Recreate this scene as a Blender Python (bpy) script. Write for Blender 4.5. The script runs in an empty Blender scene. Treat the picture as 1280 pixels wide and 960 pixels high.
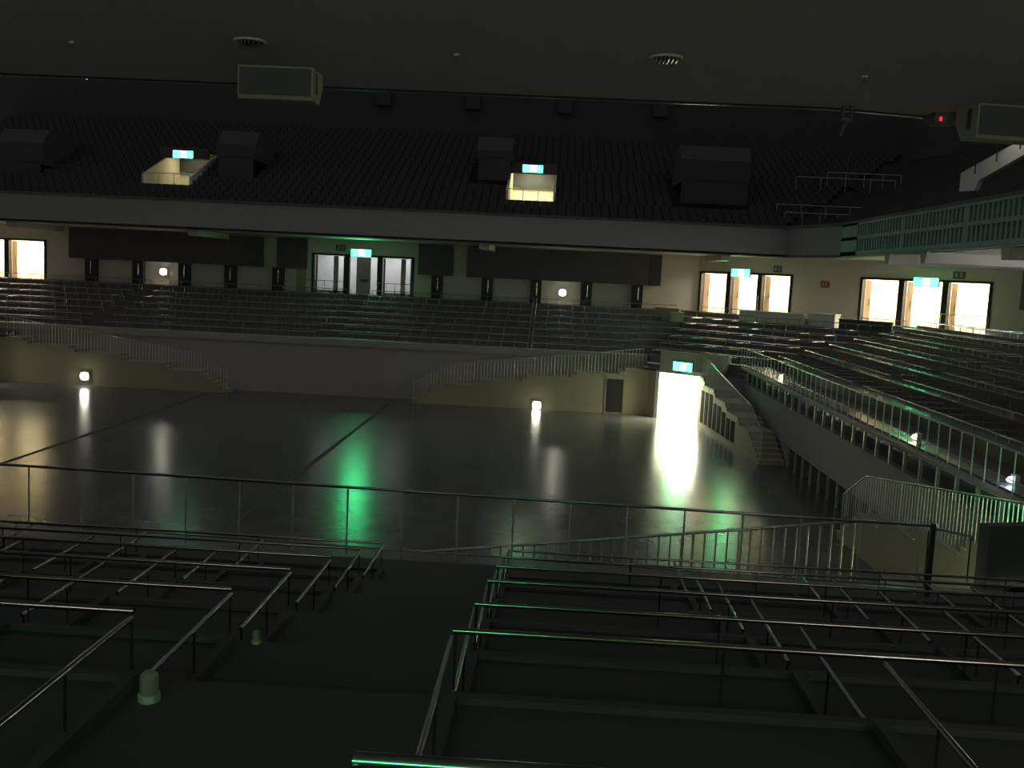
import bpy, bmesh, math, random
from mathutils import Vector, Matrix
random.seed(7)
C = bpy.context.scene.collection
PI = math.pi
EYE = 6.75
ORD = ['first','second','third','fourth','fifth','sixth','seventh','eighth','ninth','tenth','eleventh','twelfth','thirteenth','fourteenth','fifteenth','sixteenth']

# ------------------------------------------------------------------ materials
def mat(name, col, rough=.6, metal=0., noise=.0, nscale=3., emit=None, es=0., bump=0., spec=.5, coat=0.):
    m = bpy.data.materials.new(name); m.use_nodes = True
    nt = m.node_tree; b = nt.nodes['Principled BSDF']
    b.inputs['Base Color'].default_value = (*col, 1); b.inputs['Roughness'].default_value = rough
    b.inputs['Metallic'].default_value = metal
    b.inputs['Specular IOR Level'].default_value = spec
    if coat: b.inputs['Coat Weight'].default_value = coat
    tc = nt.nodes.new('ShaderNodeTexCoord')
    n = nt.nodes.new('ShaderNodeTexNoise'); n.inputs['Scale'].default_value = nscale; n.inputs['Detail'].default_value = 4
    nt.links.new(tc.outputs['Object'], n.inputs['Vector'])
    if noise:
        r = nt.nodes.new('ShaderNodeMapRange'); r.inputs['To Min'].default_value = 1-noise; r.inputs['To Max'].default_value = 1+noise
        nt.links.new(n.outputs['Fac'], r.inputs['Value'])
        v = nt.nodes.new('ShaderNodeVectorMath'); v.operation = 'SCALE'; v.inputs[0].default_value = col
        nt.links.new(r.outputs[0], v.inputs['Scale']); nt.links.new(v.outputs[0], b.inputs['Base Color'])
    if bump:
        bp = nt.nodes.new('ShaderNodeBump'); bp.inputs['Strength'].default_value = bump
        nt.links.new(n.outputs['Fac'], bp.inputs['Height']); nt.links.new(bp.outputs[0], b.inputs['Normal'])
    if emit:
        b.inputs['Emission Color'].default_value = (*emit, 1); b.inputs['Emission Strength'].default_value = es
    return m
M = {}
M['chrome'] = mat('brushed_steel', (.45,.45,.42), .2, 1., noise=.1, nscale=8)
M['nearchrome'] = mat('polished_rail', (.30,.30,.29), .17, 1., noise=.1, nscale=8)
M['edge'] = mat('polished_edge', (.75,.75,.72), .05, 1., noise=.03, nscale=8)
M['greylobby'] = mat('grey_lobby', (.55,.56,.58), .7, noise=.06)
M['slot'] = mat('dark_slot', (.008,.008,.012), .9, noise=.1, spec=.1)
M['steel'] = mat('dull_steel', (.7,.7,.62), .35, .6, noise=.1, nscale=8)
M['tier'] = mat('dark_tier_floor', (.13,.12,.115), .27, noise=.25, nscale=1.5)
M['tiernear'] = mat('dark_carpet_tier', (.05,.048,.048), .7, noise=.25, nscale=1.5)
M['red'] = mat('brown_red_riser', (.10,.055,.045), .5, noise=.2)
M['wall'] = mat('cream_wall', (.74,.70,.60), .75, noise=.06)
M['lip'] = mat('grey_front_wall', (.38,.35,.31), .7, noise=.08, nscale=1)
M['stair'] = mat('pale_stair_side', (.36,.34,.22), .6, noise=.05)
M['parapet'] = mat('pale_parapet', (.42,.40,.30), .7, noise=.05)
M['ceil'] = mat('ceiling_plaster', (.55,.51,.46), .85, noise=.04, nscale=.6)
M['soffit'] = mat('soffit_plaster', (.55,.5,.42), .8, noise=.04)
M['fascia'] = mat('fascia_panel', (.30,.29,.27), .7, noise=.1)
M['cap'] = mat('dark_cap', (.12,.115,.11), .7, noise=.1)
M['teal'] = mat('grey_green_grille', (.24,.36,.31), .6, noise=.1)
M['dark'] = mat('dark_panel', (.10,.085,.08), .6, noise=.2)
M['black'] = mat('black_void', (.075,.075,.075), .8, noise=.2)
M['upper'] = mat('upper_seat_tier', (.07,.07,.07), .75, noise=.3)
M['lobby'] = mat('lobby_cream', (.85,.76,.55), .7, noise=.04)
M['white'] = mat('corridor_white', (.86,.86,.74), .7, noise=.03)
M['beige'] = mat('beige_band', (.62,.42,.2), .7, noise=.03)
M['wood'] = mat('tan_door', (.50,.32,.2), .5, noise=.15, nscale=2)
M['greydoor'] = mat('grey_door', (.38,.36,.33), .5, noise=.05)
M['frame'] = mat('dark_door_frame', (.03,.027,.025), .45, noise=.1)
M['hood'] = mat('grey_concrete_hood', (.075,.085,.077), .8, noise=.2)
M['speaker'] = mat('cream_speaker_case', (.30,.28,.22), .6, noise=.05)
M['grille'] = mat('speaker_cloth', (.09,.085,.08), .9, noise=.2, nscale=60)
M['blackmetal'] = mat('black_metal', (.02,.02,.02), .5, noise=.1)
M['sign_g'] = mat('green_sign_light', (.0,.3,.15), .4, noise=.02, emit=(.05,1.,.5), es=9)
M['sign_w'] = mat('white_sign_light', (.8,.8,.8), .4, noise=.02, emit=(.8,1.,.85), es=14)
M['sign_case'] = mat('sign_case', (.05,.16,.1), .5, noise=.1)
M['lampglow'] = mat('foot_lamp_glow', (.9,.9,.9), .4, noise=.02, emit=(1.,.98,.8), es=26)
M['lampdim'] = mat('small_ledge_lamp_glow', (.9,.9,.9), .4, noise=.02, emit=(1.,1.,.55), es=6)
M['lampcool'] = mat('cool_ledge_lamp_glow', (.9,.9,.9), .4, noise=.02, emit=(.6,.75,1.), es=6)
M['led'] = mat('red_led', (.6,.0,.0), .4, noise=.02, emit=(1.,.02,.05), es=1.6)
M['tube'] = mat('corridor_lamp', (.9,.9,.9), .4, noise=.02, emit=(1.,.97,.8), es=5)
M['plaque'] = mat('grey_plaque', (.12,.12,.12), .5, noise=.1)
M['plaqwhite'] = mat('plaque_mark', (.5,.5,.5), .5, noise=.1)
M['redsign'] = mat('red_sign_board', (.4,.03,.03), .5, noise=.1)
M['milk'] = mat('milky_lamp_cover', (.2,.2,.16), .4, noise=.05)
M['counter'] = mat('pale_counter', (.72,.72,.66), .5, noise=.04)

def floor_mat():
    m = bpy.data.materials.new('arena_floor'); m.use_nodes = True; nt = m.node_tree; b = nt.nodes['Principled BSDF']
    tc = nt.nodes.new('ShaderNodeTexCoord')
    br = nt.nodes.new('ShaderNodeTexBrick'); br.inputs['Scale'].default_value = 1.
    br.inputs['Brick Width'].default_value = 1.8; br.inputs['Row Height'].default_value = .9
    br.inputs['Mortar Size'].default_value = .006; br.inputs['Color1'].default_value = (.165,.16,.145,1); br.inputs['Color2'].default_value = (.15,.145,.13,1)
    br.inputs['Mortar'].default_value = (.11,.11,.10,1)
    nt.links.new(tc.outputs['Object'], br.inputs['Vector'])
    n = nt.nodes.new('ShaderNodeTexNoise'); n.inputs['Scale'].default_value = .9; n.inputs['Detail'].default_value = 6
    nt.links.new(tc.outputs['Object'], n.inputs['Vector'])
    mx = nt.nodes.new('ShaderNodeMixRGB'); mx.blend_type = 'MULTIPLY'; mx.inputs['Fac'].default_value = .5
    nt.links.new(br.outputs['Color'], mx.inputs['Color1']); nt.links.new(n.outputs['Fac'], mx.inputs['Color2'])
    nt.links.new(mx.outputs[0], b.inputs['Base Color'])
    r = nt.nodes.new('ShaderNodeMapRange'); r.inputs['To Min'].default_value = .18; r.inputs['To Max'].default_value = .25
    nt.links.new(n.outputs['Fac'], r.inputs['Value']); nt.links.new(r.outputs[0], b.inputs['Roughness'])
    return m
M['floor'] = floor_mat()
def lattice_mat():
    m = bpy.data.materials.new('lattice_wall'); m.use_nodes = True; nt = m.node_tree; b = nt.nodes['Principled BSDF']
    tc = nt.nodes.new('ShaderNodeTexCoord'); mp = nt.nodes.new('ShaderNodeMapping'); mp.inputs['Rotation'].default_value = (0,PI/4,PI/5)
    ck = nt.nodes.new('ShaderNodeTexChecker'); ck.inputs['Scale'].default_value = 4.5
    ck.inputs['Color1'].default_value = (.86,.80,.6,1); ck.inputs['Color2'].default_value = (.72,.62,.4,1)
    nt.links.new(tc.outputs['Object'], mp.inputs['Vector']); nt.links.new(mp.outputs[0], ck.inputs['Vector']); nt.links.new(ck.outputs['Color'], b.inputs['Base Color'])
    b.inputs['Roughness'].default_value = .7
    return m
M['lattice'] = lattice_mat()

# ------------------------------------------------------------------ mesh builder
class MB:
    def __init__(s, xf=None): s.v=[]; s.f=[]; s.sm=[]; s.xf = xf
    def add(s, vs, fs, smooth=False):
        n = len(s.v)
        for p in vs: s.v.append(s.xf(p) if s.xf else tuple(p))
        for f in fs: s.f.append([i+n for i in f]); s.sm.append(smooth)
        return s
    def box(s, x0,x1,y0,y1,z0,z1):
        return s.add([(x0,y0,z0),(x1,y0,z0),(x1,y1,z0),(x0,y1,z0),(x0,y0,z1),(x1,y0,z1),(x1,y1,z1),(x0,y1,z1)],
                     [(0,3,2,1),(4,5,6,7),(0,1,5,4),(1,2,6,5),(2,3,7,6),(3,0,4,7)])
    def prism(s, poly, z0, z1):
        n=len(poly)
        return s.add([(x,y,z0) for x,y in poly]+[(x,y,z1) for x,y in poly],
                     [tuple(range(n))[::-1], tuple(range(n,2*n))]+[(i,(i+1)%n,n+(i+1)%n,n+i) for i in range(n)])
    def prism_y(s, poly, y0, y1):      # poly of (x,z), swept along y
        n=len(poly)
        return s.add([(x,y0,z) for x,z in poly]+[(x,y1,z) for x,z in poly],
                     [tuple(range(n))[::-1], tuple(range(n,2*n))]+[(i,(i+1)%n,n+(i+1)%n,n+i) for i in range(n)])
    def prism_x(s, poly, x0, x1):      # poly of (y,z), swept along x
        n=len(poly)
        return s.add([(x0,y,z) for y,z in poly]+[(x1,y,z) for y,z in poly],
                     [tuple(range(n))[::-1], tuple(range(n,2*n))]+[(i,(i+1)%n,n+(i+1)%n,n+i) for i in range(n)])
    def tube(s, pts, r, n=8):
        pts=[Vector(p) for p in pts]
        rings=[]
        for i,p in enumerate(pts):
            a = pts[max(i-1,0)]; b = pts[min(i+1,len(pts)-1)]
            d=(b-a).normalized()
            up = Vector((0,0,1)) if abs(d.z)<.9 else Vector((0,1,0))
            u = d.cross(up).normalized(); w = u.cross(d)
            rings.append([p+u*r*math.cos(2*PI*k/n)+w*r*math.sin(2*PI*k/n) for k in range(n)])
        vs=[v for rg in rings for v in rg]; 
        fs=[]
        for i in range(len(pts)-1):
            for k in range(n): fs.append((i*n+k, i*n+(k+1)%n, (i+1)*n+(k+1)%n, (i+1)*n+k))
        s.add(vs, fs, True)
        m=len(pts)-1
        s.add(rings[0], [tuple(range(n))[::-1]]); s.add(rings[m], [tuple(range(n))])
        return s
    def dome(s, c, rx, ry, rz, n=14, m=8):
        vs=[];fs=[]
        for j in range(m+1):
            t=PI*j/m
            for k in range(n): vs.append((c[0]+rx*math.sin(t)*math.cos(2*PI*k/n), c[1]+ry*math.sin(t)*math.sin(2*PI*k/n), c[2]+rz*math.cos(t)))
        for j in range(m):
            for k in range(n): fs.append((j*n+k,(j+1)*n+k,(j+1)*n+(k+1)%n,j*n+(k+1)%n))
        return s.add(vs,fs,True)
    def build(s, name, material, parent=None, **kw):
        off = Vector((0,0,0))
        if parent is not None:
            q = parent
            while q is not None: off = off + q.location; q = q.parent
        loc = Vector((0,0,0))
        if parent is None:
            xs=[v[0] for v in s.v]; ys=[v[1] for v in s.v]; zs=[v[2] for v in s.v]
            loc = Vector(((min(xs)+max(xs))/2,(min(ys)+max(ys))/2,min(zs)))
        me = bpy.data.meshes.new(name)
        me.from_pydata([tuple(Vector(v)-off-loc) for v in s.v], [], s.f)
        for p, q in zip(me.polygons, s.sm): p.use_smooth = q
        bm = bmesh.new(); bm.from_mesh(me)
        bmesh.ops.recalc_face_normals(bm, faces=bm.faces)
        bm.to_mesh(me); bm.free(); me.update()
        me.materials.append(material)
        o = bpy.data.objects.new(name, me); C.objects.link(o); o.location = loc
        if parent is not None: o.parent = parent
        tag(o, **kw)
        return o
def tag(o, label=None, cat=None, group=None, kind=None):
    if label: o['label']=label
    if cat: o['category']=cat
    if group: o['group']=group
    if kind: o['kind']=kind
    return o
def thing(name, loc, label, cat, group=None, rotz=0):
    o = bpy.data.objects.new(name, None); C.objects.link(o); o.location = loc; o.rotation_euler=(0,0,rotz)
    o.empty_display_size=.1
    return tag(o, label, cat, group)
def struct(name, mb, m, label, parent=None):
    return mb.build(name, m, parent, label=label, kind='structure') if parent is None else mb.build(name, m, parent)
def copy_tree(o, loc, rotz, label, group=None):
    c = o.copy(); C.objects.link(c); c.location = loc; c.rotation_euler = (0,0,rotz); c['label']=label
    if group: c['group']=group
    for ch in o.children:
        d = ch.copy(); C.objects.link(d); d.parent = c
        for g in ch.children:
            e = g.copy(); C.objects.link(e); e.parent = d
    return c
def frame_xf(ox, oy, dx, dy, oz=0):      # local (s, t, z): s along, t to the left
    L=math.hypot(dx,dy); dx/=L; dy/=L
    return lambda p: (ox+p[0]*dx-p[1]*dy, oy+p[0]*dy+p[1]*dx, p[2]+oz)

def offset_poly(pts, d):
    out=[]
    for i,p in enumerate(pts):
        ns=[]
        for a,b in ((i-1,i),(i,i+1)):
            if a<0 or b>=len(pts): continue
            ex=pts[b][0]-pts[a][0]; ey=pts[b][1]-pts[a][1]; l=math.hypot(ex,ey); ns.append((-ey/l,ex/l))
        if len(ns)==1: n=ns[0]; out.append((p[0]+n[0]*d,p[1]+n[1]*d))
        else:
            mx=ns[0][0]+ns[1][0]; my=ns[0][1]+ns[1][1]; k=2/(mx*mx+my*my)
            out.append((p[0]+mx*k*d,p[1]+my*k*d))
    return out
def strip(mb, pts, d0, d1, z0, z1):
    a=offset_poly(pts,d0); b=offset_poly(pts,d1)
    for i in range(len(pts)-1): mb.prism([a[i],a[i+1],b[i+1],b[i]], z0, z1)

def area(name,loc,size,e,col,rot=(0,0,0)):
    ld=bpy.data.lights.new(name,'AREA'); ld.energy=e; ld.size=size; ld.color=col
    lo=bpy.data.objects.new(name,ld); lo.location=loc; lo.rotation_euler=rot; C.objects.link(lo); return lo

# ------------------------------------------------------------------ floor
f = MB(); f.box(-42,24,-6,66,-.2,0); struct('floor', f, M['floor'], 'dark glossy arena floor reflecting green and white light')
for X,t in ((-7.93,'nearer the middle'),(-17.2,'farther to the left')):
    b=MB(); b.box(X-.09,X+.09,14,49.5,.0,.006); struct('trim_1' if X>-10 else 'trim_2', b, M['black'], 'dark joint line in the arena floor, '+t)

# ------------------------------------------------------------------ lower bowl, far and right
LP = [(-38,52),(4.7,52),(9.3,47.4),(9.3,14)]
tiers = MB()
strip(tiers, LP, -.05, 1.3, 2.6, 2.95)
ROWZ=[2.95+.3*k for k in range(8)]
for k in range(1,8): strip(tiers, LP, 1.3*k, 1.3*(k+1) if k<7 else 9.5, ROWZ[k]-.45, ROWZ[k])
struct('floor_stepped_stand', tiers, M['tier'], 'dark stepped floor of the box seats across the arena and on the right')
cc=MB(); a=offset_poly(LP,9.4); 
cc.prism([a[0],a[1],a[2],a[3],(22.5,14),(22.5,48.4),(8.9,62.0),(-38,62.0)],4.6,5.05)
struct('floor_concourse', cc, M['tier'], 'flat floor strip between the top box row and back wall')

# front walls
w=MB(); w.box(-38,5.0,51.55,51.95,0,2.62); w.box(-38,5.0,51.45,51.98,2.62,2.95)
struct('wall_far_front', w, M['lip'], 'tall plain grey front wall of the stand across the arena')
w=MB()
w.box(9.14,9.4,14,47.4,.85,2.19); w.box(9.0,9.75,14,47.6,2.81,2.9); w.box(9.14,9.4,37.8,47.4,0,.85)
w.box(9.1,9.4,14,47.4,.78,.87); w.box(9.1,9.4,14,47.4,2.15,2.21)
struct('wall_right_front', w, M['lip'], 'grey front wall of the right stand with dark vent bands')
w=MB(); w.box(9.42,9.6,14,47.4,0,2.81); struct('wall_right_recess', w, M['black'], 'black recess behind the vent bands of right front wall')
w=MB()
y=14.5
while y<47.3:
    w.box(9.12,9.2,y,y+.07,2.2,2.81)
    if y<37.8: w.box(9.12,9.2,y,y+.07,0,.8)
    y+=1.1
struct('trim_3', w, M['steel'], 'slim posts dividing the vent bands of the right front wall')
w=MB(); w.prism([(-38,13.2),(-9,13.2),(5,12.75),(5,12.95),(-9,13.5),(-38,13.5)],0,2.75); w.prism([(-38,12.6),(9,12.6),(9,13.0),(-9,13.6),(-38,13.6)],2.75,2.898); struct('wall_near_front', w, M['tier'], 'low front ledge of the near stand below the railing')

# ------------------------------------------------------------------ box seat rails, far and right
def seg_rail(P, Q, depthv, z, step=.68, r=.016, h=.28, div=True):
    """rail P->Q at height z+h with posts, dividers going along depthv"""
    mb=MB(); L=math.hypot(Q[0]-P[0],Q[1]-P[1]); n=max(1,int(L/step)); ux=(Q[0]-P[0])/L; uy=(Q[1]-P[1])/L
    mb.tube([(P[0],P[1],z+h),(Q[0],Q[1],z+h)], r+.006, 6)
    for i in range(n+1):
        x=P[0]+ux*i*L/n; y=P[1]+uy*i*L/n
        mb.tube([(x,y,z),(x,y,z+h)], r, 5)
        if div and i%2==0:
            e=(x+depthv[0]*1.15,y+depthv[1]*1.15)
            mb.tube([(x,y,z+h),(e[0],e[1],z+h)], r, 5); mb.tube([(e[0],e[1],z),(e[0],e[1],z+h)], r, 5)
    return mb
aisle_segs=[(-38,-24.9,'far left section across the arena'),(-23.7,-12.4,'left of the central door aisle'),(-11.1,-1.2,'right of the central door aisle'),(-1.0,99,'above the long right stair')]
for k in range(8):
    d=1.3*k+.08; q=offset_poly(LP,d)
    for x0,x1,nm in aisle_segs:
        x1=min(x1,q[1][0]-1.0)
        seg_rail((x0,52+d),(x1,52+d),(0,1),ROWZ[k],div=k<7).build('box_seat_rail',M['chrome'],label=f'low rail of the {ORD[k]} row up, {nm}',cat='railing',group='box seat rails across the arena')
    n=(1/math.sqrt(2),)*2
    e=(n[0]*.7,-n[1]*.7)
    seg_rail((q[1][0]+e[0],q[1][1]+e[1]),(q[2][0]-e[0],q[2][1]-e[1]),n,ROWZ[k],div=k<6).build('box_seat_rail',M['chrome'],label=f'low chrome rail of the {ORD[k]} row up in the far right corner',cat='railing',group='box seat rails in the corner')
    if k>0:
        for y0,y1,nm in ((99,35.5,'far half'),(34.3,15,'near half')):
            y0=min(y0,q[2][1]-.8)
            seg_rail((9.3+d,y0),(9.3+d,y1),(1,0),ROWZ[k],div=True).build('box_seat_rail',M['chrome'],label=f'low chrome rail of the {ORD[k]} row up, {nm} of the right stand',cat='railing',group='box seat rails of the right stand')
for k in (8,9,10):
    X=9.3+1.3*k+.4
    seg_rail((X,46.5-.3*k),(X,15),(1,0),5.05,div=k<10).build('box_seat_rail',M['chrome'],label=f'low chrome rail on the flat top level, {ORD[k-8]} behind the right stand rows',cat='railing',group='box seat rails of the right stand')
# reddish riser boards on the right stand
for k in range(1,8):
    b=MB(); b.box(9.3+1.3*k-.03,9.3+1.3*k,15,47.4+.414*1.3*k,ROWZ[k-1],ROWZ[k]+.1)
    tag(b.build('riser_board',M['red']),f'brown red riser board under the {ORD[k]} row rail of the right stand','board','riser boards of the right stand')

# tall rail of the right stand
t=thing('ledge_railing',(9.15,31,2.9),'long tall chrome railing along the ledge of the right stand','railing')
m=MB(); m.tube([(9.15,48.2,3.78),(9.15,16,3.78)],.022,8); m.build('top_rail',M['chrome'],t)
m=MB(); m.tube([(9.15,48.2,3.2),(9.15,16,3.2)],.012,6); m.build('lower_rail',M['chrome'],t)
y=48.2
while y>16:
    m=MB(); m.tube([(9.15,y,2.9),(9.15,y,3.78)],.016,6); m.build('post',M['steel'],t); y-=.65

# ------------------------------------------------------------------ corner stairs, tunnels
def stair_profile(L):
    s=[(0,.17)]; z=.17
    for i in range(1,6): z+=.17; s.append((i*.3,z))
    n=4; gap=(L-1.9)/n
    for i in range(n):
        for j in range(2): z+=.16; s.append((1.8+gap*(i+.55)+j*.28 , z))
    return s      # (start s, tread z)
def tread_z(prof,s):
    z=prof[0][1]
    for a,b in prof:
        if s>=a: z=b
    return z
def staircase(xf, L, width, label, rlabel, slots=False, door=False, mirror_note=''):
    prof=stair_profile(L); o=xf((L/2,width/2,0))
    t=thing('staircase',o,label,'staircase')
    poly=[(0,0)]; z=0
    for a,b in prof: poly.append((a,z)); poly.append((a,b)); z=b
    poly+= [(L,z),(L,0)]
    m=MB(xf); m.prism_y(poly,0,width); m.build('stair_body',M['stair'],t)
    for i,(a,b) in enumerate(prof):
        a2=prof[i+1][0] if i+1<len(prof) else L
        m=MB(xf); m.box(a-.02,a2,-.03,width,b-.0,b+.03); m.build('tread',M['steel'] if False else M['parapet'],t)
    if door:
        m=MB(xf); m.box(9.8,10.65,-.02,.05,.08,1.75); d=m.build('low_door',M['frame'],t)
        m=MB(xf); 
        m.box(9.74,9.8,-.035,.05,0,1.82); m.box(10.65,10.71,-.035,.05,0,1.82); m.box(9.74,10.71,-.035,.05,1.75,1.82); m.build('door_casing',M['stair'],d)
    if slots:
        for i in range(8):
            s0=3.6+i*.78
            h=tread_z(prof,s0)-.25
            m=MB(xf); m.box(s0,s0+.5,-.02,.03,.22,h); m.build('vent_slot',M['slot'],t)
    # balustrade
    b=t
    def hz(s): return 1.2+ (s/1.7)*.85 if s<1.7 else 2.05+(s-1.7)/(L-1.7)*1.3
    m=MB(xf); m.tube([(0.05,.08,hz(0)),(1.7,.08,hz(1.7)),(L-.05,.08,hz(L))],.024,8); m.build('handrail',M['chrome'],b)
    n=min(99,int(L/.17))
    for i in range(n+1):
        s=.06+i*(L-.12)/n
        m=MB(xf); m.tube([(s,.08,tread_z(prof,s)+.03),(s,.08,hz(s))],.014 if i%6 else .02,5); m.build('baluster',M['steel'],b)
    return t
IDT=lambda x,y:(x,y)
def corner(T, tag_, lit=True, beta=True, lamp=900, stairB=True):
    def X(f2): return lambda p: (*T(*f2(p)[:2]), f2(p)[2])
    nm=tag_
    # stair along the front wall
    staircase(X(frame_xf(-6.9,50.2,1,0)), 11.6, 1.3, f'pale staircase with chrome balustrade climbing along the front wall, {nm}', f'chrome balustrade of the stair along the front wall, {nm}', door=(tag_=='right of the arena end'))
    if stairB:
        nb={'right of the arena end':'far end of the right stand','near right corner':'near end of the right stand'}[tag_]
        staircase(lambda p,g=(frame_xf(8.1,37.8,.25,10.5) if tag_=='near right corner' else frame_xf(8.1,37.8,-.9,10.1)): (*T(*g((p[0],-p[1],p[2]))[:2]),p[2]), (10.9 if tag_=='near right corner' else 10.14), (.75 if tag_=='near right corner' else 1.0), f'pale staircase with dark vent slots and chrome balustrade, {nb}'.replace(' with dark vent slots and',' with' if tag_=='near right corner' else ' with dark vent slots and'), '', slots=(tag_!='near right corner'))
    xw=lambda p:(*T(p[0],p[1]),p[2])
    # chamfer end + tunnel
    m=MB(xw); m.prism([(4.7,50.2),(5.0,50.2),(5.42,49.42),(5.62,49.62),(5.3,50.6),(4.7,51.5)],0,2.3); 
    NC=nm=='near right corner'
    g=frame_xf(6.6,50.6,1,1) if NC else frame_xf(5.42,49.42,1,1)
    m2=MB(lambda p:(*T(*g(p)[:2]),p[2]))
    m2.box(.0,8,-.02,.2,0,2.35)      # left tunnel wall (t left)
    m2.box(.3,8,-2.6,-2.4,0,2.35); m2.box(7.8,8,-2.6,.2,0,2.35); m2.box(0.1,8,-2.6,.2,2.35,2.5)
    m2.v+= []
    o=struct('wall_tunnel', m2, M['white'], f'brightly lit white tunnel walls, {nm}')
    struct('wall_tunnel_pillar', m, M['stair'], f'short wall end beside the lit tunnel, {nm}')
    m=MB(xw); m.prism([(6.5,50.3),(9.2,50.0),(9.2,52),(6.5,52)] if NC else [(4.7,50.2),(5.0,50.2),(5.42,49.42),(7.2,47.9),(8.2,47.9),(9.2,47.4),(9.2,48.0),(4.9,52.1),(4.7,52)],2.36,2.5); struct('floor_landing',m,M['tier'],f'dark landing above the tunnel, {nm}')
    # parapet with rounded end
    m=MB(xw); pp=[(6.55,50.05),(7.6,49.7),(9.1,49.6)] if nm=='near right corner' else [(5.42,49.42),(7.0,48.07),(7.6,47.75),(8.1,47.75),(8.5,48.0),(8.7,48.4)]
    L2=offset_poly(pp,.22)
    for i in range(len(pp)-1): m.prism([pp[i],pp[i+1],L2[i+1],L2[i]],2.3,3.38)
    struct('wall_parapet',m,M['hood' if nm=='near right corner' else 'parapet'],f'pale solid parapet with rounded end above the tunnel, {nm}')
    # corridor lamps
    g2=frame_xf(6.6,50.6,1,1) if NC else frame_xf(5.42,49.42,1,1)
    if lit:
        for s0,wh in ((1.0,'first'),(4.0,'second')):
            m=MB(lambda p:(*T(*g2(p)[:2]),p[2])); m.box(s0,s0+1.2,-1.4,-1.1,2.28,2.35)
            m.build('ceiling_light',M['tube'],label=f'{wh} white strip light on the tunnel ceiling, {nm}',cat='ceiling light')
        for ss in (.9,4.5):
            p=g2((ss,-1.2,2.2)); q=T(p[0],p[1])
            ld=bpy.data.lights.new('tunnel_light','AREA'); ld.energy=lamp; ld.size=1.4; ld.color=(1,.96,.78)
            lo=bpy.data.objects.new('tunnel_light',ld); lo.location=(q[0],q[1],2.25); C.objects.link(lo)

corner(IDT,'right of the arena end',lamp=520)
corner(lambda x,y:(-23.3-x,y),'left of the arena end',stairB=False,lamp=150)
corner(lambda x,y:(x,65-y),'near right corner',lamp=380)

# ------------------------------------------------------------------ exit signs
def exit_sign(loc, rotz, w, h, label, proto=None):
    t=thing('exit_sign',(0,0,0),label,'exit sign','green exit signs')
    m=MB(); m.box(-w/2-.03,w/2+.03,0,.12,-h/2-.03,h/2+.03); m.build('sign_case',M['sign_case'],t)
    m=MB(); m.box(-w/2,w/2,-.02,.0,-h/2,h/2); fc=m.build('sign_face',M['sign_g'],t)
    # white pictogram field with running figure and doorway
    s=h
    m=MB(); k=-.03
    cx=0
    m.box(cx-.34*s,cx-.26*s,k,k+.01,-.42*s,.42*s); m.box(cx+.36*s,cx+.44*s,k,k+.01,-.42*s,.42*s); m.box(cx-.34*s,cx+.44*s,k,k+.01,.36*s,.44*s)
    m.dome((cx+.02*s,k,.24*s),.075*s,.006,.075*s,10,5)
    m.add([(cx-.08*s,k,.14*s),(cx+.06*s,k,.16*s),(cx+.1*s,k,-.08*s),(cx-.04*s,k,-.1*s)],[(0,1,2,3)])
    m.add([(cx-.03*s,k,-.08*s),(cx+.1*s,k,-.08*s),(cx+.26*s,k,-.3*s),(cx+.17*s,k,-.34*s)],[(0,1,2,3)])
    m.add([(cx-.04*s,k,-.1*s),(cx+.04*s,k,-.1*s),(cx-.12*s,k,-.38*s),(cx-.22*s,k,-.34*s)],[(0,1,2,3)])
    m.add([(cx+.05*s,k,.14*s),(cx+.24*s,k,.04*s),(cx+.22*s,k,-.01*s),(cx+.05*s,k,.07*s)],[(0,1,2,3)])
    m.add([(cx-.07*s,k,.13*s),(cx-.24*s,k,.0*s),(cx-.19*s,k,-.03*s),(cx-.06*s,k,.05*s)],[(0,1,2,3)])
    m.build('pictogram',M['sign_w'],fc)
    t.location=loc; t.rotation_euler=(0,0,rotz)
    ld=bpy.data.lights.new('sign_glow','AREA'); ld.shape='RECTANGLE'; ld.size=w; ld.size_y=h; ld.energy=w*h*((12 if loc[2]>12 else (120 if loc[1]>60 else 70)) if loc[1]>20 else (40 if loc[1]>5 else 38)); ld.color=(.03,1,.27)
    lo=bpy.data.objects.new('sign_glow',ld); C.objects.link(lo)
    v=Matrix.Rotation(rotz,4,'Z')@Vector((0,-.06,0)); lo.location=Vector(loc)+v
    lo.rotation_euler=(-PI/2,0,rotz)
    return t
SG=[((-11.75,60.6,7.57),0,1.2,.42,'green exit sign above the central doors across the arena'),
    ((10.5,57.4,7.42),-PI/4,1.2,.42,'green exit sign above the first door group left of the pale counter'),
    ((18.6,51.2,7.33),-PI/4,1.25,.42,'green exit sign above the brightest doors on the far right'),
    ((6.42,48.5,2.68),-math.atan2(1.35,1.58),1.05,.42,'green exit sign on the parapet over the bright floor tunnel'),
    ((-22.75,60.6,12.97),0,1.2,.42,'green exit sign in the upper stand on the left'),
    ((-1.62,60.9,13.06),0,1.2,.42,'green exit sign in the upper stand near the middle'),
    ((-.9,-3.2,7.85),PI,1.6,.45,'green exit sign on the wall behind the camera'),
    ((7.9,15.62,2.72),PI,1.05,.42,'green exit sign on the parapet at the near right corner')]
for a in SG: exit_sign(*a)

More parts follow.
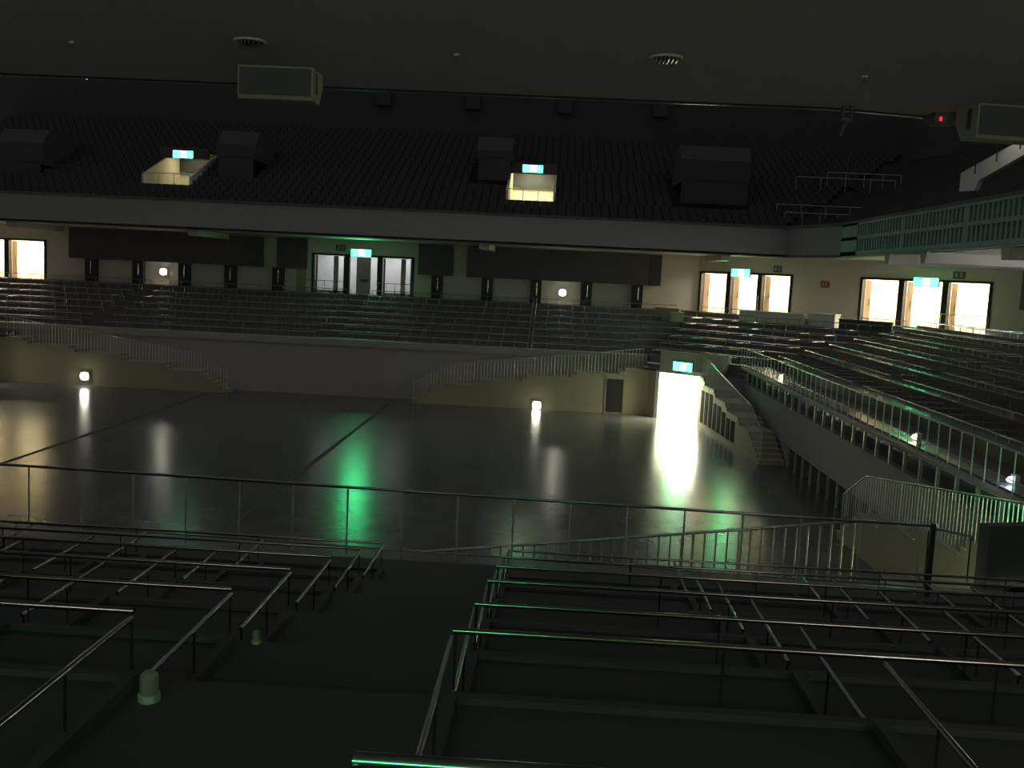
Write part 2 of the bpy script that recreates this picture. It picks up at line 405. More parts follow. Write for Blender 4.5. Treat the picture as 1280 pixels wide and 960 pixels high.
# ------------------------------------------------------------------ back walls with door groups
HZ=5.05
def wall_run(name,label,xf,L,openings,ztop=8.4,zdoor=7.4,s0=0):
    m=MB(xf); c=s0
    for a,b in openings:
        if a>c: m.box(c,a,0,.25,HZ,ztop)
        m.box(a,b,0,.25,zdoor,ztop); c=b
    if c<L: m.box(c,L,0,.25,HZ,ztop)
    struct(name,m,M['wall'],label)
dn=[0]
def door(xf,a,b,leafmat,label,mode,zdoor=7.4):
    dn[0]+=1
    t=thing(f'door_{dn[0]}',xf(((a+b)/2,0,HZ)),label,'door'); t['kind']='structure'
    del t['category']
    m=MB(xf); m.box(a-.08,a+.08,-.06,.3,HZ,zdoor+.02); m.box(b-.08,b+.08,-.06,.3,HZ,zdoor+.02); m.box(a-.08,b+.08,-.06,.3,zdoor-.04,zdoor+.08); m.build('door_frame',M['frame'],t)
    if mode=='open':      # leaf swung into the lobby on the left
        m=MB(xf); m.add([(a+.1,.28,HZ),(a+.28,.55,HZ),(a+.31,.52,HZ),(a+.13,.25,HZ),(a+.1,.28,zdoor-.06),(a+.28,.55,zdoor-.06),(a+.31,.52,zdoor-.06),(a+.13,.25,zdoor-.06)],
              [(0,3,2,1),(4,5,6,7),(0,1,5,4),(1,2,6,5),(2,3,7,6),(3,0,4,7)]); l=m.build('door_leaf',leafmat,t)
        m=MB(xf); m.tube([(a+.27,.45,HZ+.9),(a+.27,.45,HZ+1.3)],.02,6); m.build('door_handle',M['chrome'],l)
    elif mode=='mid':
        m=MB(xf); m.box(a+.35,b-.65,.9,.95,HZ,zdoor-.06); l=m.build('door_leaf',leafmat,t)
        m=MB(xf); m.box(a+.6,b-.8,.88,.9,HZ+.75,HZ+.95); m.build('door_plate',M['plaque'],l)
    elif mode=='glass':
        m=MB(xf); m.box(a+.1,a+.22,.3,.36,HZ,zdoor-.06); m.box((a+b)/2+.2,(a+b)/2+.5,.3,.36,HZ,zdoor-.06); m.box(b-.2,b-.1,.3,.36,HZ,zdoor-.06)
        m.box(a+.1,b-.1,.3,.36,HZ,HZ+.15); l=m.build('door_leaf',leafmat,t)
        m=MB(xf); m.tube([((a+b)/2+.3,.24,HZ+.8),((a+b)/2+.3,.24,HZ+1.25)],.025,6); m.build('door_handle',M['chrome'],l)
def lobby(xf,a,b,energy,color,label,back=3.0,m1='lobby',m2='lobby'):
    m=MB(xf); m.box(a-.5,b+.5,back,back+.2,HZ,8.0); m.box(a-.7,a-.5,.3,back+.2,HZ,8.0); m.box(b+.5,b+.7,.3,back+.2,HZ,8.0)
    m.box(a-.7,b+.7,.26,back+.2,7.9,8.1)
    struct('wall_lobby',m,M[m1],label)
    m=MB(xf); m.box(a-.7,b+.7,.0,back+.2,4.85,5.05); struct('floor_lobby',m,M['tier'],'floor of the '+label)
    L=b-a
    for i in range(3):
        s=a+L*(i+.5)/3
        ld=bpy.data.lights.new('lobby_light','AREA'); ld.energy=energy/3*2.2; ld.size=1.2; ld.color=color
        lo=bpy.data.objects.new('lobby_light',ld); lo.location=xf((s,1.7,7.85)); C.objects.link(lo)
FX=frame_xf(0,62,1,0); CX=frame_xf(8.8,62,1,-1); SX=frame_xf(22.3,48.5,0,-1); BX=frame_xf(8,-4,-1,0)
g0=[(-36.6,-34.5),(-34.35,-31.95)]
g1=[(-15.0,-12.95),(-12.8,-10.9),(-10.75,-8.75)]
g2=[(.2,2.2),(2.35,4.35),(4.5,6.5)]
g3=[(10.75,12.9),(13.05,15.2),(15.35,17.5)]
g4=[(10,12.1),(12.25,14.35),(14.5,16.6)]
wall_run('wall_far','cream back wall of the stand across the arena',FX,8.8,g0+g1,s0=-38)
wall_run('wall_far_corner','cream angled back wall of the far right corner',CX,19.1,g2+g3)
wall_run('wall_right','cream back wall behind the right stand',SX,40,g4)
door(FX,*g0[0],M['wood'],'bright open door at the left end of the far wall','open')
door(FX,*g0[1],M['wood'],'bright open door left of the dark far wall panels','open')
door(FX,*g1[0],M['greydoor'],'left opening of the central door group across the arena','glass')
door(FX,*g1[1],M['greydoor'],'middle opening under the central green exit sign','mid')
door(FX,*g1[2],M['greydoor'],'right opening of the central door group across the arena','glass')
for i,nm in enumerate(('left','middle','right')):
    door(CX,*g2[i],M['wood'],f'{nm} bright opening in the door group left of the pale counter','open')
    door(CX,*g3[i],M['wood'],f'{nm} bright opening in the brightest door group at far right','open')
    door(SX,*g4[i],M['wood'],f'{nm} opening of the added unseen side door group','open')
WARM=(1,.93,.68)
lobby(FX,-36.6,-31.9,260,WARM,'warm lobby behind the left door group')
lobby(FX,-15,-8.75,55,(1,1,.97),'dim lobby behind the central door group',m1='greylobby')
lobby(CX,.2,6.5,360,(1,.94,.76),'bright lobby behind the corner door group')
lobby(CX,10.75,17.5,480,(1,.94,.76),'bright lobby behind the far right door group',m1='lattice')
lobby(SX,10,16.6,2600,(.6,.75,1),'added cool lobby behind the unseen side door group')  # doors and lobby added out of view, throwing cool light onto the right soffit

# dark upper panels + niches
tn=[3]
def trim(mb,m,label):
    tn[0]+=1; return struct(f'trim_{tn[0]}',mb,m,label)
for a,b,nm in ((-30.3,-18.1,'left of the stair doors'),(-17.2,-15.35,'just left of the central doors'),(-8.4,-6.25,'just right of the central doors'),(-5.4,5.75,'above the right rows')):
    m=MB(FX); m.box(a,b,-.35,0,6.45,8.3); trim(m,M['dark'],'dark acoustic panel on the far wall '+nm)
m=MB(FX); m.box(5.8,6.5,-.3,0,6.45,8.3); trim(m,M['hood'],'grey end piece of the dark far wall panel')
m=MB(SX); m.box(.3,9,-.35,0,6.2,8.1); trim(m,M['dark'],'dark panel on the right wall at the frame edge')
for i,s in enumerate((-28.9,-25.9,-23.0,-20.1,-17.1,-7.2,-4.1,-1.1,2.0,5.1)):
    t=thing('dark_locker',(s,61.7,HZ),f'narrow dark locker below the far wall panels, {ORD[i]} from the left','locker','narrow dark lockers along the far wall')
    m=MB(FX); m.box(s-.34,s+.34,-.42,0,HZ,6.45); m.build('locker_body',M['frame'],t)
    m=MB(FX); m.tube([(s+.05,-.47,HZ+.5),(s+.05,-.47,HZ+1.25)],.035,8); m.build('pull_bar',M['chrome'],t)
m=MB(FX); m.box(-16.0,-15.4,-.1,0,HZ,6.5); trim(m,M['stair'],'pale strip beside the central doors')

# plaques
def plaque(xf,s,z,w,h,label,board,mark):
    t=thing('wall_plaque',xf((s,0,z)),label,'sign')
    m=MB(xf); m.box(s-w/2,s+w/2,-.05,0,z-h/2,z+h/2); m.build('plaque_board',M[board],t)
    m=MB(xf); m.box(s-w*.32,s-w*.1,-.06,-.05,z-h*.3,z+h*.3); m.box(s+w*.05,s+w*.32,-.06,-.05,z-h*.3,z-h*.1); m.box(s+w*.05,s+w*.32,-.06,-.05,z+h*.1,z+h*.3); m.box(s+w*.15,s+w*.22,-.06,-.05,z-h*.3,z+h*.3); m.build('plaque_mark',M[mark],t)
plaque(FX,-13.3,7.85,.6,.38,'small dark plaque above the left central opening','plaque','plaqwhite')
plaque(CX,5.55,7.75,.55,.35,'small dark plaque right of the corner exit sign','plaque','plaqwhite')
plaque(CX,15.9,7.75,.6,.35,'small blue grey plaque right of the far right exit sign','plaque','plaqwhite')
plaque(CX,8.6,7.0,.5,.35,'small red sign with pale mark between the bright door groups','redsign','plaqwhite')

# low walls and counter on concourse
def lowwall(xf,a,b,t0,t1,z1,m,label,nm='low_wall',z0=HZ):
    mb=MB(xf); mb.box(a,b,t0,t1,z0,z1); mb.box(a-.03,b+.03,t0-.04,t1+.04,z1,z1+.05); return mb.build(nm,M[m],label=label,cat='partition' if nm=='low_wall' else nm.replace('_',' '))
lowwall(CX,4.5,8.6,-1.95,-1.8,5.3,'wall','low grey wall before the right opening of the corner doors',z0=4.75)
lowwall(CX,-.6,1.2,-3.2,-3.05,5.15,'parapet','pale low wall before the left opening of corner doors',z0=4.45)
lowwall(CX,8.95,10.45,-1.95,-1.4,5.4,'counter','white topped pale counter standing between the two bright door groups','counter',4.75)
lowwall(CX,10.7,13.6,-1.95,-1.8,5.2,'hood','dark low wall before the far right doors',z0=4.75)
lowwall(FX,6.9,7.6,-3.5,-2.9,4.95,'parapet','pale block at the right end of the far rows left of corner doors',z0=4.45)
def guard(xf,a,b,t,label,zh=.75):
    g=thing('guard_rail',xf(((a+b)/2,t,HZ)),label,'railing')
    m=MB(xf); m.tube([(a,t,HZ+zh),(b,t,HZ+zh)],.02,6); m.build('top_rail',M['chrome'],g)
    n=max(2,int((b-a)/.5))
    for i in range(n+1):
        s=a+(b-a)*i/n
        m=MB(xf); m.tube([(s,t,HZ),(s,t,HZ+zh)],.014,5); m.build('post',M['chrome'],g)
guard(FX,-15.2,-12.9,-.9,'thin rail before the left central opening')
guard(FX,-10.8,-8.6,-.9,'thin rail before the right central opening')
guard(CX,14.6,18,-1.3,'thin rail before the right far right door')
guard(CX,4.4,6.8,-1.0,'thin rail before the right corner door',1.1)

# ------------------------------------------------------------------ foot lamps
def foot_lamp(loc,label,glow='lampglow',w=.42,h=.38,rotz=0,group='glowing foot lamps'):
    t=thing('foot_lamp',(0,0,0),label,'lamp',group)
    m=MB(); m.box(-w/2-.03,w/2+.03,0,.1,-h/2-.03,h/2+.03); m.build('lamp_case',M['steel'],t)
    m=MB(); m.dome((0,-.01,0),w/2,.12,h/2); m.build('lamp_cover',M[glow],t)
    t.location=loc; t.rotation_euler=(0,0,rotz); return t
foot_lamp((-.56,50.08,.22),'glowing foot lamp low on the right stair wall beside the arena floor')
foot_lamp((-23.8,50.08,.5),'glowing foot lamp low on the left stair wall beside the arena floor')
foot_lamp((.55,61.87,5.75),'glowing foot lamp under the dark panel at the right rows')
foot_lamp((-24.4,61.87,5.85),'glowing foot lamp under the dark panel at the left rows')
foot_lamp((9.6,26.1,3.05),'small yellow lamp on the ledge of right stand, middle one','lampdim',.14,.14,PI/2*-1,'small ledge lamps on the right stand')
foot_lamp((9.6,20.6,3.05),'small cool white lamp on the right ledge nearest the camera','lampcool',.14,.14,-PI/2,'small ledge lamps on the right stand')
foot_lamp((9.6,41.5,3.05),'small lamp at the far end of the right stand ledge','lampdim',.2,.2,-PI/2,'small ledge lamps on the right stand')
def pt(loc,e,c,r=.1):
    ld=bpy.data.lights.new('ledge_light','POINT'); ld.energy=e; ld.color=c; ld.shadow_soft_size=r
    lo=bpy.data.objects.new('ledge_light',ld); lo.location=loc; C.objects.link(lo)
pt((9.4,26.1,3.08),.9,(1,.95,.5)); pt((9.4,20.6,3.08),.9,(.55,.7,1)); pt((9.4,41.5,3.1),2.0,(1,1,.75))

# ------------------------------------------------------------------ balcony, far and right
BP=[(-40,56),(12.7,56),(14.3,51.2),(14.3,12.5)]
m=MB(); strip(m,BP[:3],0,.3,8.42,9.95); 
struct('wall_balcony_front',m,M['fascia'],'long grey balcony front across the arena')
m=MB(); strip(m,BP[:3],-.08,.4,9.95,10.07); strip(m,BP[:3],-.06,.3,8.35,8.42); strip(m,BP[2:],-.08,.4,9.95,10.07); struct('trim_30',m,M['cap'],'projecting cap moulding of the balcony front')
m=MB(); strip(m,BP[2:],.22,.32,8.35,10.0); struct('wall_balcony_recess',m,M['black'],'dark backing behind the right balcony grille')
# right grille
g=MB(); y=51.2
for (a,b) in ((8.42,8.6),(9.15,9.3),(9.85,9.95)): g.box(14.24,14.4,12.5,51.2,a,b)
g.box(14.24,14.42,48.6,51.2,8.42,9.95)
y=48.4; i=0
while y>12.5:
    wd=.16
    if i%16==15: wd=.5
    g.box(14.27,14.4,y-wd,y,8.45,9.9); y-=wd+.22; i+=1
struct('trim_31',g,M['teal'],'grey green slatted grille on the right balcony front')
# soffits
m=MB(); a=offset_poly(BP,.0)
m.prism([a[0],a[1],a[2],a[3],(23,12.5),(23,48.6),(9,62.6),(-40,62.6)],8.37,8.5); struct('ceiling_soffit',m,M['soffit'],'pale underside of the balcony across the arena and right')
for i,y in enumerate((44.5,40.2,33,27,21)):
    mb=MB(lambda p:p); mb.add([(14.4,y-.35,8.37),(14.4,y+.35,8.37),(21.8,y+.35,8.37),(21.8,y-.35,8.37),(14.4,y-.22,7.95),(14.4,y+.22,7.95),(21.8,y+.22,7.95),(21.8,y-.22,7.95)],
      [(0,1,2,3),(7,6,5,4),(0,4,5,1),(1,5,6,2),(2,6,7,3),(3,7,4,0)])
    trim(mb,M['soffit'],f'tapered beam under the right balcony, {ORD[i]} from the far end')
for i,x in enumerate((-31,-20.5,-4,9.4)):
    mb=MB(); mb.box(x-.3,x+.3,56.3,61.9,8.05,8.37); trim(mb,M['soffit'],f'beam under the far balcony, {ORD[i]} from the left')
# recessed soffit lamps (unlit)
for i,(x,y) in enumerate(((16.7,50.0),(18.5,48.6),(20.0,45.0))):
    t=thing('ceiling_light',(x,y,8.3),f'unlit recessed strip light under the right balcony, {ORD[i]} from the left','ceiling light','unlit strip lights under the right balcony')
    mb=MB(frame_xf(x,y,1,-1)); mb.box(-.55,.55,-.12,.12,8.3,8.37); mb.build('light_frame',M['frame'],t)
    mb=MB(frame_xf(x,y,1,-1)); mb.box(-.48,.48,-.08,.08,8.27,8.3); mb.build('diffuser',M['milk'],t)
# upper tiers
PORT=[(-24.9,-22.1),(-3.0,-.3)]
Y0=56.4; RD=.85; RR=.35
def uz(y): return 9.4+(y-Y0)*.41
up=MB(); k=0
y=Y0
HOODS=[(-34.5,-31.6,61),(-21.0,-18.6,61.5),(-5.1,-2.95,62.2),(7.1,11.2,60.3)]
UT=[(-40,56),(12.7,56),(14.3,51.2),(14.3,12.5)]
rows=[]
while y<73:
    z=9.4+RR*k; rows.append((y,z)); d=y-56; 
    q0=offset_poly(UT,d); q1=offset_poly(UT,d+RD)
    for i in range(3):
        if i==0:
            xs=[-40]
            if 60.0<=y<65.4:
                for a,b in PORT: xs+= [a-.06,b+.06]
            xs.append(None)
            for j in range(0,len(xs),2):
                xa=xs[j]; xb=xs[j+1]
                if xb is None: up.prism([(xa,q0[0][1]),(q0[1][0],q0[1][1]),(q1[1][0],q1[1][1]),(xa,q1[0][1])],z-.9,z)
                else: up.box(xa,xb,q0[0][1],q1[0][1],z-.9,z)
        else: up.prism([q0[i],q0[i+1],q1[i+1],q1[i]],z-.9,z)
    k+=1; y+=RD
struct('floor_upper_stand',up,M['upper'],'steep dark upper stand across the arena and on the right')
# upper seat backs: continuous benches per row
for n_,(y,z) in enumerate(rows):
    mb=MB(); d=y-56+.35; q=offset_poly(UT,d); xs=[-40]
    if 59.6<=y<65.4:
        for a,b in PORT: xs+=[a-.05,b+.05]
    xs.append(q[1][0]-.6)
    for j in range(0,len(xs),2):
        x=xs[j]
        while x+.5<xs[j+1]:
            if any(hx0-.5<x<hx1+.05 and hy-.5<y<hy+4.3 for hx0,hx1,hy in HOODS): x+=.5; continue
            mb.box(x,x+.44,y+.35,y+.41,z+.05,z+.62); mb.box(x,x+.44,y+.05,y+.38,z+.3,z+.36); x+=.5
    o=mb.build('upper_seat_row',M['upper']); tag(o,f'dark row of folding seats in the upper stand, {ORD[min(n_,15)] if n_<16 else "sixteenth"} row up'+(' and above' if n_>15 else ''),'seat','seats of the upper stand','stuff')
m=MB(); m.box(-42,34,73.2,73.6,9,21.5); struct('wall_upper_far',m,M['black'],'black wall above the upper stand')
m=MB(); m.box(33,33.4,48,73.6,9,21.5); struct('wall_upper_right',m,M['black'],'black wall above the right balcony')
# portals
for i,(a,b) in enumerate(PORT):
    nm=('left','middle')[i]
    m=MB(); yb=66.2
    for x0,x1 in ((a-.12,a),(b,b+.12)):
        m.prism_x([(60.0,10.9),(yb,10.9),(yb,13.5),(64.8,13.5),(60.0,11.65)],x0,x1)
    hd=MB(); hd.box(a-.13,b+.13,62.8,63.0,12.95,13.6); struct('wall_portal_header',hd,M['dark'],f'dark header above the lit upper opening, {nm}')
    struct('wall_portal',m,M['lobby'],f'side walls of the lit stairway opening in the upper stand, {nm}')
    m=MB(); m.box(a,b,yb-.2,yb,11.1,12.35); 
    struct('wall_portal_back',m,M['white'],f'white back wall inside the lit upper opening, {nm}')
    m=MB(); m.box(a,b,yb-.2,yb,12.35,13.5); struct('trim_%d'%(40+i),m,M['beige'],f'beige band on the back wall inside upper opening, {nm}')
    m=MB(); m.box(a-.12,b+.12,60,yb,11.0,11.1); struct('floor_portal',m,M['tier'],f'floor of the lit upper opening, {nm}')
    m=MB(); m.box(a,b,63.0,yb,13.4,13.55); struct('ceiling_portal',m,M['dark'],f'ceiling of the lit upper opening, {nm}')
    g=thing('guard_rail',((a+b)/2,59.95,11.0),f'thin guard rail across the lit upper opening, {nm}','railing')
    q=MB(); q.tube([(a,59.95,11.75),(b,59.95,11.75)],.025,6); q.build('top_rail',M['steel'],g)
    for j in range(4):
        x=a+(b-a)*j/3; q=MB(); q.tube([(x,59.95,11.0),(x,59.95,11.75)],.02,6); q.build('post',M['steel'],g)
    ld=bpy.data.lights.new('portal_light','AREA'); ld.energy=(30,110)[i]; ld.size=1.6; ld.color=(1,.96,.62)
    lo=bpy.data.objects.new('portal_light',ld); lo.location=((a+b)/2,64.6,13.35); C.objects.link(lo)
plaque(frame_xf(-1.55,66.0,1,0),0,12.75,.7,.34,'small grey double plaque in the middle upper opening','plaque','plaqwhite')
# unlit hoods
for x0,x1,y,z0,z1,nm in ((-34.5,-31.6,61,12.0,14.2,'at the left frame edge'),(-21.0,-18.6,61.5,12.9,14.7,'right of the left lit opening'),(-5.1,-2.95,62.2,13.6,15.1,'left of the middle lit opening'),(7.1,11.2,60.3,12.6,14.85,'on the right, widest of all')):
    t=thing('stair_hood',((x0+x1)/2,y,z0-1),f'unlit grey stairway hood in the upper stand {nm}','stairway hood','unlit stairway hoods in the upper stand')
    m=MB(); m.prism_x([(y,z0),(y,z1-.9),(y+.9,z1),(y+4.2,z1),(y+4.2,z0)],x0,x1); m.build('hood_body',M['hood'],t)
    m=MB(); m.box(x0+.1,x1-.1,y-.04,y,z0-1.2,z0+.1); m.box(x0+.3,x1-.3,y-.03,y,z0+.15,z0+.25); m.build('hood_opening',M['black'],t)
for i,x in enumerate((480,590,702,818)):
    X=(x-690-10)/1250*73; m=MB(); m.box(X-.5,X+.5,72.8,73.2,18.3,19.3)
    tag(m.build('wall_box',M['hood']),f'faint grey box high on the black upper wall, {ORD[i]} from the left','box','faint boxes on the upper wall')
# right upper: lit stair wall, rails
g=frame_xf(17.6,45.5,0,-1)
m=MB(g); m.prism_y([(0,11.3),(0,12.1),(6,12.85),(12,14.0),(12,13.2),(6,12.2),(2,11.6),(1.6,11.2)],0,.2); struct('wall_upper_stair',m,M['white'],'pale sloping stair wall lit in the right balcony')
gr=thing('guard_rail',(17.4,40,12.2),'thin dark handrail along the lit stair wall of right balcony','railing')
m=MB(g); m.tube([(0,-.2,12.4),(6,-.2,13.15),(12,-.2,14.4)],.03,6); m.build('top_rail',M['blackmetal'],gr)
for s in (.1,2,4,6,8,10): 
    m=MB(g); m.tube([(s,-.2,11.6+s*.13),(s,-.2,12.4+s*.13)],.025,6); m.build('post',M['blackmetal'],gr)
pl=bpy.data.lights.new('stair_light','AREA'); pl.energy=14; pl.size=1; pl.color=(1,1,.85)
lo=bpy.data.objects.new('stair_light',pl); lo.location=(16.3,40,14.2); lo.rotation_euler=(0,math.radians(-48),0); C.objects.link(lo)
for (x0,x1,y,z,nm) in ((12.8,18.5,60.0,11.55,'upper of the right pair'),(13.0,17.0,58.6,11.0,'lower of the right pair'),(16.5,21,63.5,13.9,'highest one on the right'),(14.5,20.5,63.0,13.5,'below the highest one on the right')):
    gr=thing('guard_rail',((x0+x1)/2,y,z-.8),f'faint guard rail in the upper stand corner, {nm}','railing')
    m=MB(); m.tube([(x0,y,z),(x1,y,z)],.035,6); m.build('top_rail',M['chrome'],gr)
    n=4
    for j in range(n+1):
        x=x0+(x1-x0)*j/n; m=MB(); m.tube([(x,y,z-.8),(x,y,z)],.03,6); m.build('post',M['chrome'],gr)

# ------------------------------------------------------------------ near side: camera's stand
NR=[(-3.6,1.93,5.46),(1.93,4.12,4.93),(4.12,5.45,4.60),(5.45,6.74,4.33),(6.74,8.03,4.05),(8.03,9.35,3.75),(9.35,10.65,3.45),(10.65,12.9,2.9)]
m=MB()
poly=[]
for a,b,z in NR: poly+= [(a,z),(b,z)]
poly+=[(12.9,2.5),(-3.6,2.5)]
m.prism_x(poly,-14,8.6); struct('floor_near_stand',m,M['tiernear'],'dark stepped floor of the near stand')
RH=.31
ri=0
def near_span(y): return (-.60*y-.8, .50*y+1.0)
for k,(a,b,z) in enumerate(NR[:-1]):
    lo_,hi_=near_span(b); nmrow=ORD[k]
    yr=b-.04
    for side in (0,1):
        xa,xb = ((lo_,-1.72),(-.35,hi_))[side]
        sd=('left of the aisle','right of the aisle')[side]
        t=thing('row_rail',((xa+xb)/2,yr,z),f'low chrome rail along the {nmrow} near row, {sd}','railing','long rails of the near box rows')
        r=.0135 if k else .019
        q=MB(); q.tube([(xa,yr,z+RH),(xb,yr,z+RH)],r,12); q.build('top_rail',M['nearchrome'],t)
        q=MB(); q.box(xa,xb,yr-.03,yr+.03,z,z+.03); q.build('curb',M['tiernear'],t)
        n=max(1,round((xb-xa)/1.3))
        for i in range(n+1):
            x=xa+.012+(xb-xa-.024)*i/n; q=MB(); q.tube([(x,yr,z+.05),(x,yr,z+RH)],.006,8); q.build('post',M['nearchrome'],t)
    # dividers
    depth=min(b-a,1.35)
    if k==0: depth=1.3
    y0=b-depth+.12; y1=yr-.03
    left=[-1.72-1.3*i for i in range(8)]
    right=[-.35,1.45]+[2.75+1.3*i for i in range(4)]
    for side,lst in ((0,left),(1,right)):
        j=0
        for x in lst:
            if x<lo_-.1 or x>hi_: continue
            sd=('left','right')[side]
            lab=f'depthwise low divider rail, {ORD[j]} {sd} of the aisle in {nmrow} near row'
            j+=1
            t=thing('box_divider',(x,(y0+y1)/2,z),lab,'railing','box dividers of the near rows')
            q=MB(); q.tube([(x,y0,z+RH-.02),(x,y1,z+RH-.02)],.0125,12); q.build('top_rail',M['nearchrome'],t)
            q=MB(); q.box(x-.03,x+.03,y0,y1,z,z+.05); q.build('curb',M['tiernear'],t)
            for yy in (y0+.02,(y0+y1)/2):
                q=MB(); q.tube([(x,yy,z+.06),(x,yy,z+RH-.02)],.006,8); q.build('post',M['nearchrome'],t)
# front railing
FY=lambda x:12.72+.045*(5-x)
t=thing('front_railing',(-2,12.9,2.9),'tall thin chrome railing along the front edge of the near stand','railing')
q=MB(); q.tube([(-9,FY(-9),3.81),(5.0,FY(5),3.81)],.02,10); q.build('top_rail',M['nearchrome'],t)
q=MB(); q.tube([(-9,FY(-9),3.0),(5.0,FY(5),3.0)],.012,8); q.build('bottom_rail',M['nearchrome'],t)
for n in range(-11,8):
    x=-.376+.745*n
    q=MB(); q.tube([(x,FY(x),2.9),(x,FY(x),3.81)],.013,8); q.build('post',M['steel'],t)
q=MB(); q.tube([(5.0,12.72,2.9),(5.0,12.72,3.84)],.035,8); q.build('end_post',M['blackmetal'],t)
t=thing('side_railing',(5.4,13.8,2.9),'short railing turning the corner beyond the near front railing','railing')
q=MB(); q.tube([(5.06,12.77,3.81),(5.75,14.75,3.3),(6.4,14.8,3.2)],.02,8); q.build('top_rail',M['nearchrome'],t)
for p in ((5.3,13.6),(5.6,14.4),(6.38,14.8)):
    q=MB(); q.tube([(p[0],p[1],2.5),(p[0],p[1],3.35 if p[1]<14.7 else 3.2)],.014,6); q.build('post',M['nearchrome'],t)
# small unlit aisle lamps
for (x,y,z,s,lab) in ((-1.58,3.9,4.93,1.0,'small pale unlit aisle lamp beside the nearest left divider'),(-1.58,5.42,4.6,.6,'tiny pale unlit aisle lamp one row farther down the aisle')):
    t=thing('aisle_lamp',(x,y,z),lab,'lamp','unlit aisle lamps')
    q=MB(); q.tube([(x,y,z),(x,y,z+.03*s)],.045*s,14); q.build('lamp_base',M['steel'],t)
    q=MB(); q.tube([(x,y,z+.03*s),(x,y,z+.1*s)],.038*s,14); q.dome((x,y,z+.1*s),.038*s,.038*s,.03*s); q.build('lamp_cover',M['milk'],t)

# near ceiling
EDGE=[(-14,9.4),(2.4,9.42),(4.8,10.0),(9,12)]
m=MB(); m.prism([(-14,-4),(9,-4)]+EDGE[::-1],8.39,8.6); struct('ceiling_near',m,M['ceil'],'grey plaster ceiling overhanging the near stand')
m=MB(); m.tube([(x,y+.02,8.40) for x,y in EDGE],.03,20); struct('trim_50',m,M['edge'],'polished rounded metal edge of the near ceiling')
m=MB(); m.prism([EDGE[0],EDGE[1],EDGE[2],EDGE[3],(9,12.3),(4.6,10.3),(2.2,9.72),(-14,9.68)],8.42,10.1); struct('wall_near_fascia',m,M['fascia'],'front of the balcony above the camera')
# speakers
def speaker(loc,rotz,w,h,d,label):
    t=thing('ceiling_speaker',(0,0,0),label,'loudspeaker','box loudspeakers under the near ceiling')
    ch=.05
    q=MB(); q.prism_x([(0,0),(0,-h+.03),(.02,-h),(d-.12,-h),(d,-h+.16),(d,0)],-w/2,w/2); b=q.build('speaker_case',M['speaker'],t)
    q=MB(); q.box(-w/2+.015,w/2-.015,-.01,0,-h+.03,-.015); q.build('speaker_grille',M['grille'],t)
    q=MB(); q.box(-w/2-.006,-w/2,.1,.16,-.2,-.03); q.build('mounting_bracket',M['blackmetal'],t); q=MB(); q.box(w/2,w/2+.006,.1,.16,-.2,-.03); q.build('mounting_bracket',M['blackmetal'],t)
    t.location=loc; t.rotation_euler=(0,0,rotz); return t
speaker((-2.43,8.55,8.39),0,.64,.27,.36,'box loudspeaker hanging under the ceiling at the upper left')
speaker((3.85,8.95,8.39),math.radians(8),.62,.29,.36,'box loudspeaker under the ceiling at the right frame edge')
# downlights
for x,y,nm in ((-2.36,7.62,'left of the two'),(.74,7.62,'right of the two')):
    t=thing('downlight',(x,y,8.37),f'unlit round recessed downlight with louvre, {nm}','ceiling light','unlit downlights in the near ceiling')
    q=MB(); n=28; vs=[];fs=[]
    for r_,z_ in ((.125,8.388),(.12,8.375),(.10,8.375),(.095,8.388)):
        for i in range(n): vs.append((x+r_*math.cos(2*PI*i/n),y+r_*math.sin(2*PI*i/n),z_))
    for j in range(3):
        for i in range(n): fs.append((j*n+i,j*n+(i+1)%n,(j+1)*n+(i+1)%n,(j+1)*n+i))
    q.add(vs,fs,True); q.build('trim_ring',M['ceil'],t)
    q=MB(); q.tube([(x,y,8.384),(x,y,8.389)],.097,n); q.build('lamp_well',M['frame'],t)
    q=MB()
    for i in range(6):
        xx=x-.075+.03*i; hw=math.sqrt(.09**2-(xx-x)**2); q.box(xx-.004,xx+.004,y-hw,y+hw,8.355,8.384)
    q.build('louvre',M['chrome'],t)
for x,y,nm in ((-3.86,7.9,'at the far left'),(-.83,7.8,'near the middle'),(2.3,8.0,'at the right')):
    t=thing('sprinkler',(x,y,8.39),f'tiny ceiling sprinkler head {nm}','sprinkler','ceiling sprinklers')
    q=MB(); q.tube([(x,y,8.375),(x,y,8.39)],.02,12); q.build('collar',M['ceil'],t)
    q=MB(); q.tube([(x,y,8.35),(x,y,8.375)],.006,8); q.tube([(x,y,8.347),(x,y,8.352)],.014,10); q.build('head',M['hood'],t)
# hanging bracket and red standby lamp
t=thing('hanging_bracket',(2.55,9.3,8.39),'dark forked metal bracket hanging from the ceiling edge','bracket')
q=MB(); q.box(2.50,2.52,9.28,9.32,8.27,8.41); q.box(2.57,2.59,9.28,9.32,8.27,8.41); q.box(2.49,2.60,9.27,9.33,8.25,8.28); q.build('fork',M['blackmetal'],t)
q=MB(); q.tube([(2.545,9.3,8.26),(2.50,9.3,8.12)],.015,8); q.build('arm',M['hood'],t)
t=thing('ceiling_sensor',(3.45,9.5,8.3),'small dark sensor with red standby light under the ceiling edge','sensor')
q=MB(); q.box(3.36,3.60,9.4,9.7,8.3,8.42); q.build('sensor_case',M['hood'],t)
q=MB(); q.dome((3.41,9.39,8.325),.014,.01,.02,10,6); q.build('red_light',M['led'],t)

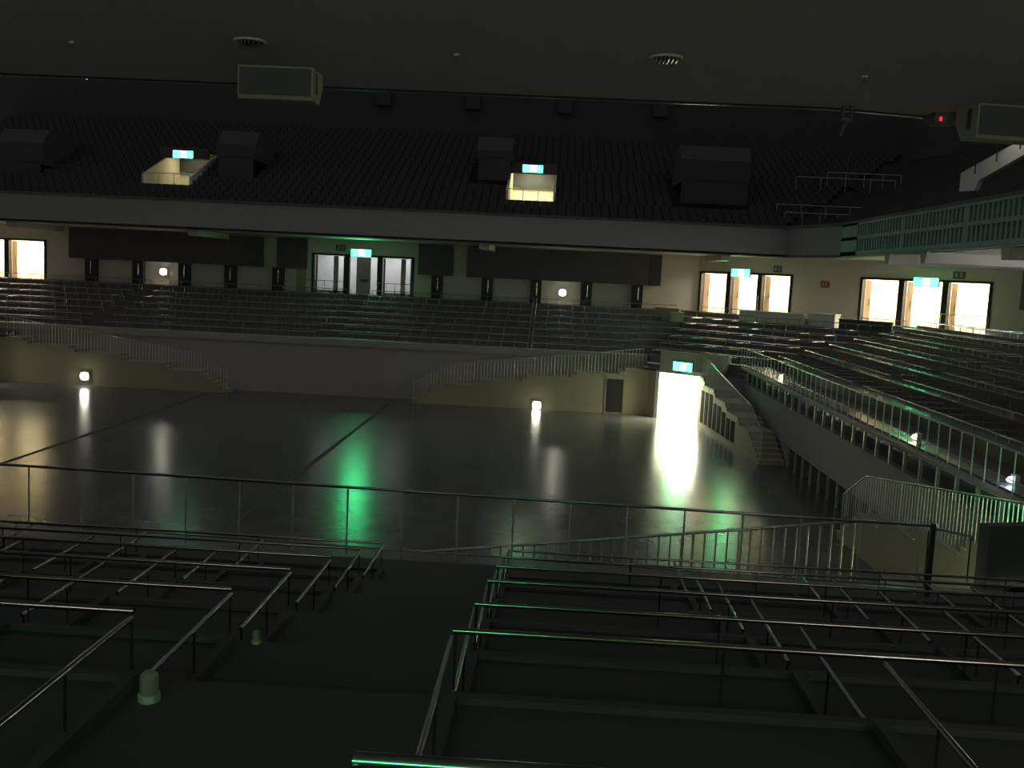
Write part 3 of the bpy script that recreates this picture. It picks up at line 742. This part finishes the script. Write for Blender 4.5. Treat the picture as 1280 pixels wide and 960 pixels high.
# fill lamps added behind the camera to brighten the near ceiling
for x,nm in ((-5.,'left'),(4.2,'right')):
    t=thing('fill_uplight',(x,-3.2,7.0),f'added fill lamp behind the camera, {nm}','lamp')
    q=MB(); q.prism_x([(-3.4,7.0),(-3.25,7.0),(-3.05,7.2),(-3.4,7.2)],x-.3,x+.3); q.build('fill_shell',M['steel'],t)
    area('uplight',(x,-3.1,7.25),1.6,110 if x<0 else 170,(1,.93,.86),(PI-.5,0,0))
# wall behind camera with door
m=MB(); m.box(-14,-1.6,-3.6,-3.4,5.4,8.4); m.box(1.0,9,-3.6,-3.4,5.4,8.4); m.box(-1.6,1.0,-3.6,-3.4,7.6,8.4); m.box(-1.6,1.0,-3.62,-3.56,5.4,7.6)
struct('wall_near',m,M['wall'],'cream wall behind the camera')

# ------------------------------------------------------------------ added dim overhead fill and faint ambient world light
area('overhead_fill',(-12,32,24.5),12,60,(1,.97,.9))
W=bpy.data.worlds.new('World'); bpy.context.scene.world=W; W.use_nodes=True
W.node_tree.nodes['Background'].inputs['Color'].default_value=(1,.98,1,1)
W.node_tree.nodes['Background'].inputs['Strength'].default_value=.085

# ------------------------------------------------------------------ camera
cam=bpy.data.cameras.new('Camera'); co=bpy.data.objects.new('Camera',cam); C.objects.link(co)
F=1250.; rho=math.atan(.048)
u=693-640; v=480-345
u0=u*math.cos(rho)-v*math.sin(rho); v0=u*math.sin(rho)+v*math.cos(rho)
th=math.atan(v0/F); ps=math.atan(u0/F*math.cos(th))
d=Vector((-math.sin(ps)*math.cos(th),math.cos(ps)*math.cos(th),-math.sin(th)))
r0=Vector((math.cos(ps),math.sin(ps),0)); up0=r0.cross(d)
r=r0*math.cos(rho)+up0*math.sin(rho); upv=up0*math.cos(rho)-r0*math.sin(rho)
R=Matrix((r,upv,-d)).transposed()
co.matrix_world=Matrix.Translation((0,0,EYE))@R.to_4x4()
cam.lens=F/1280*36; cam.sensor_width=36; cam.clip_start=.05; cam.clip_end=300
sc=bpy.context.scene; sc.camera=co
sc.view_settings.view_transform='Standard'; sc.view_settings.look='None'; sc.view_settings.gamma=1; sc.view_settings.exposure=0
sc.view_settings.use_curve_mapping=False
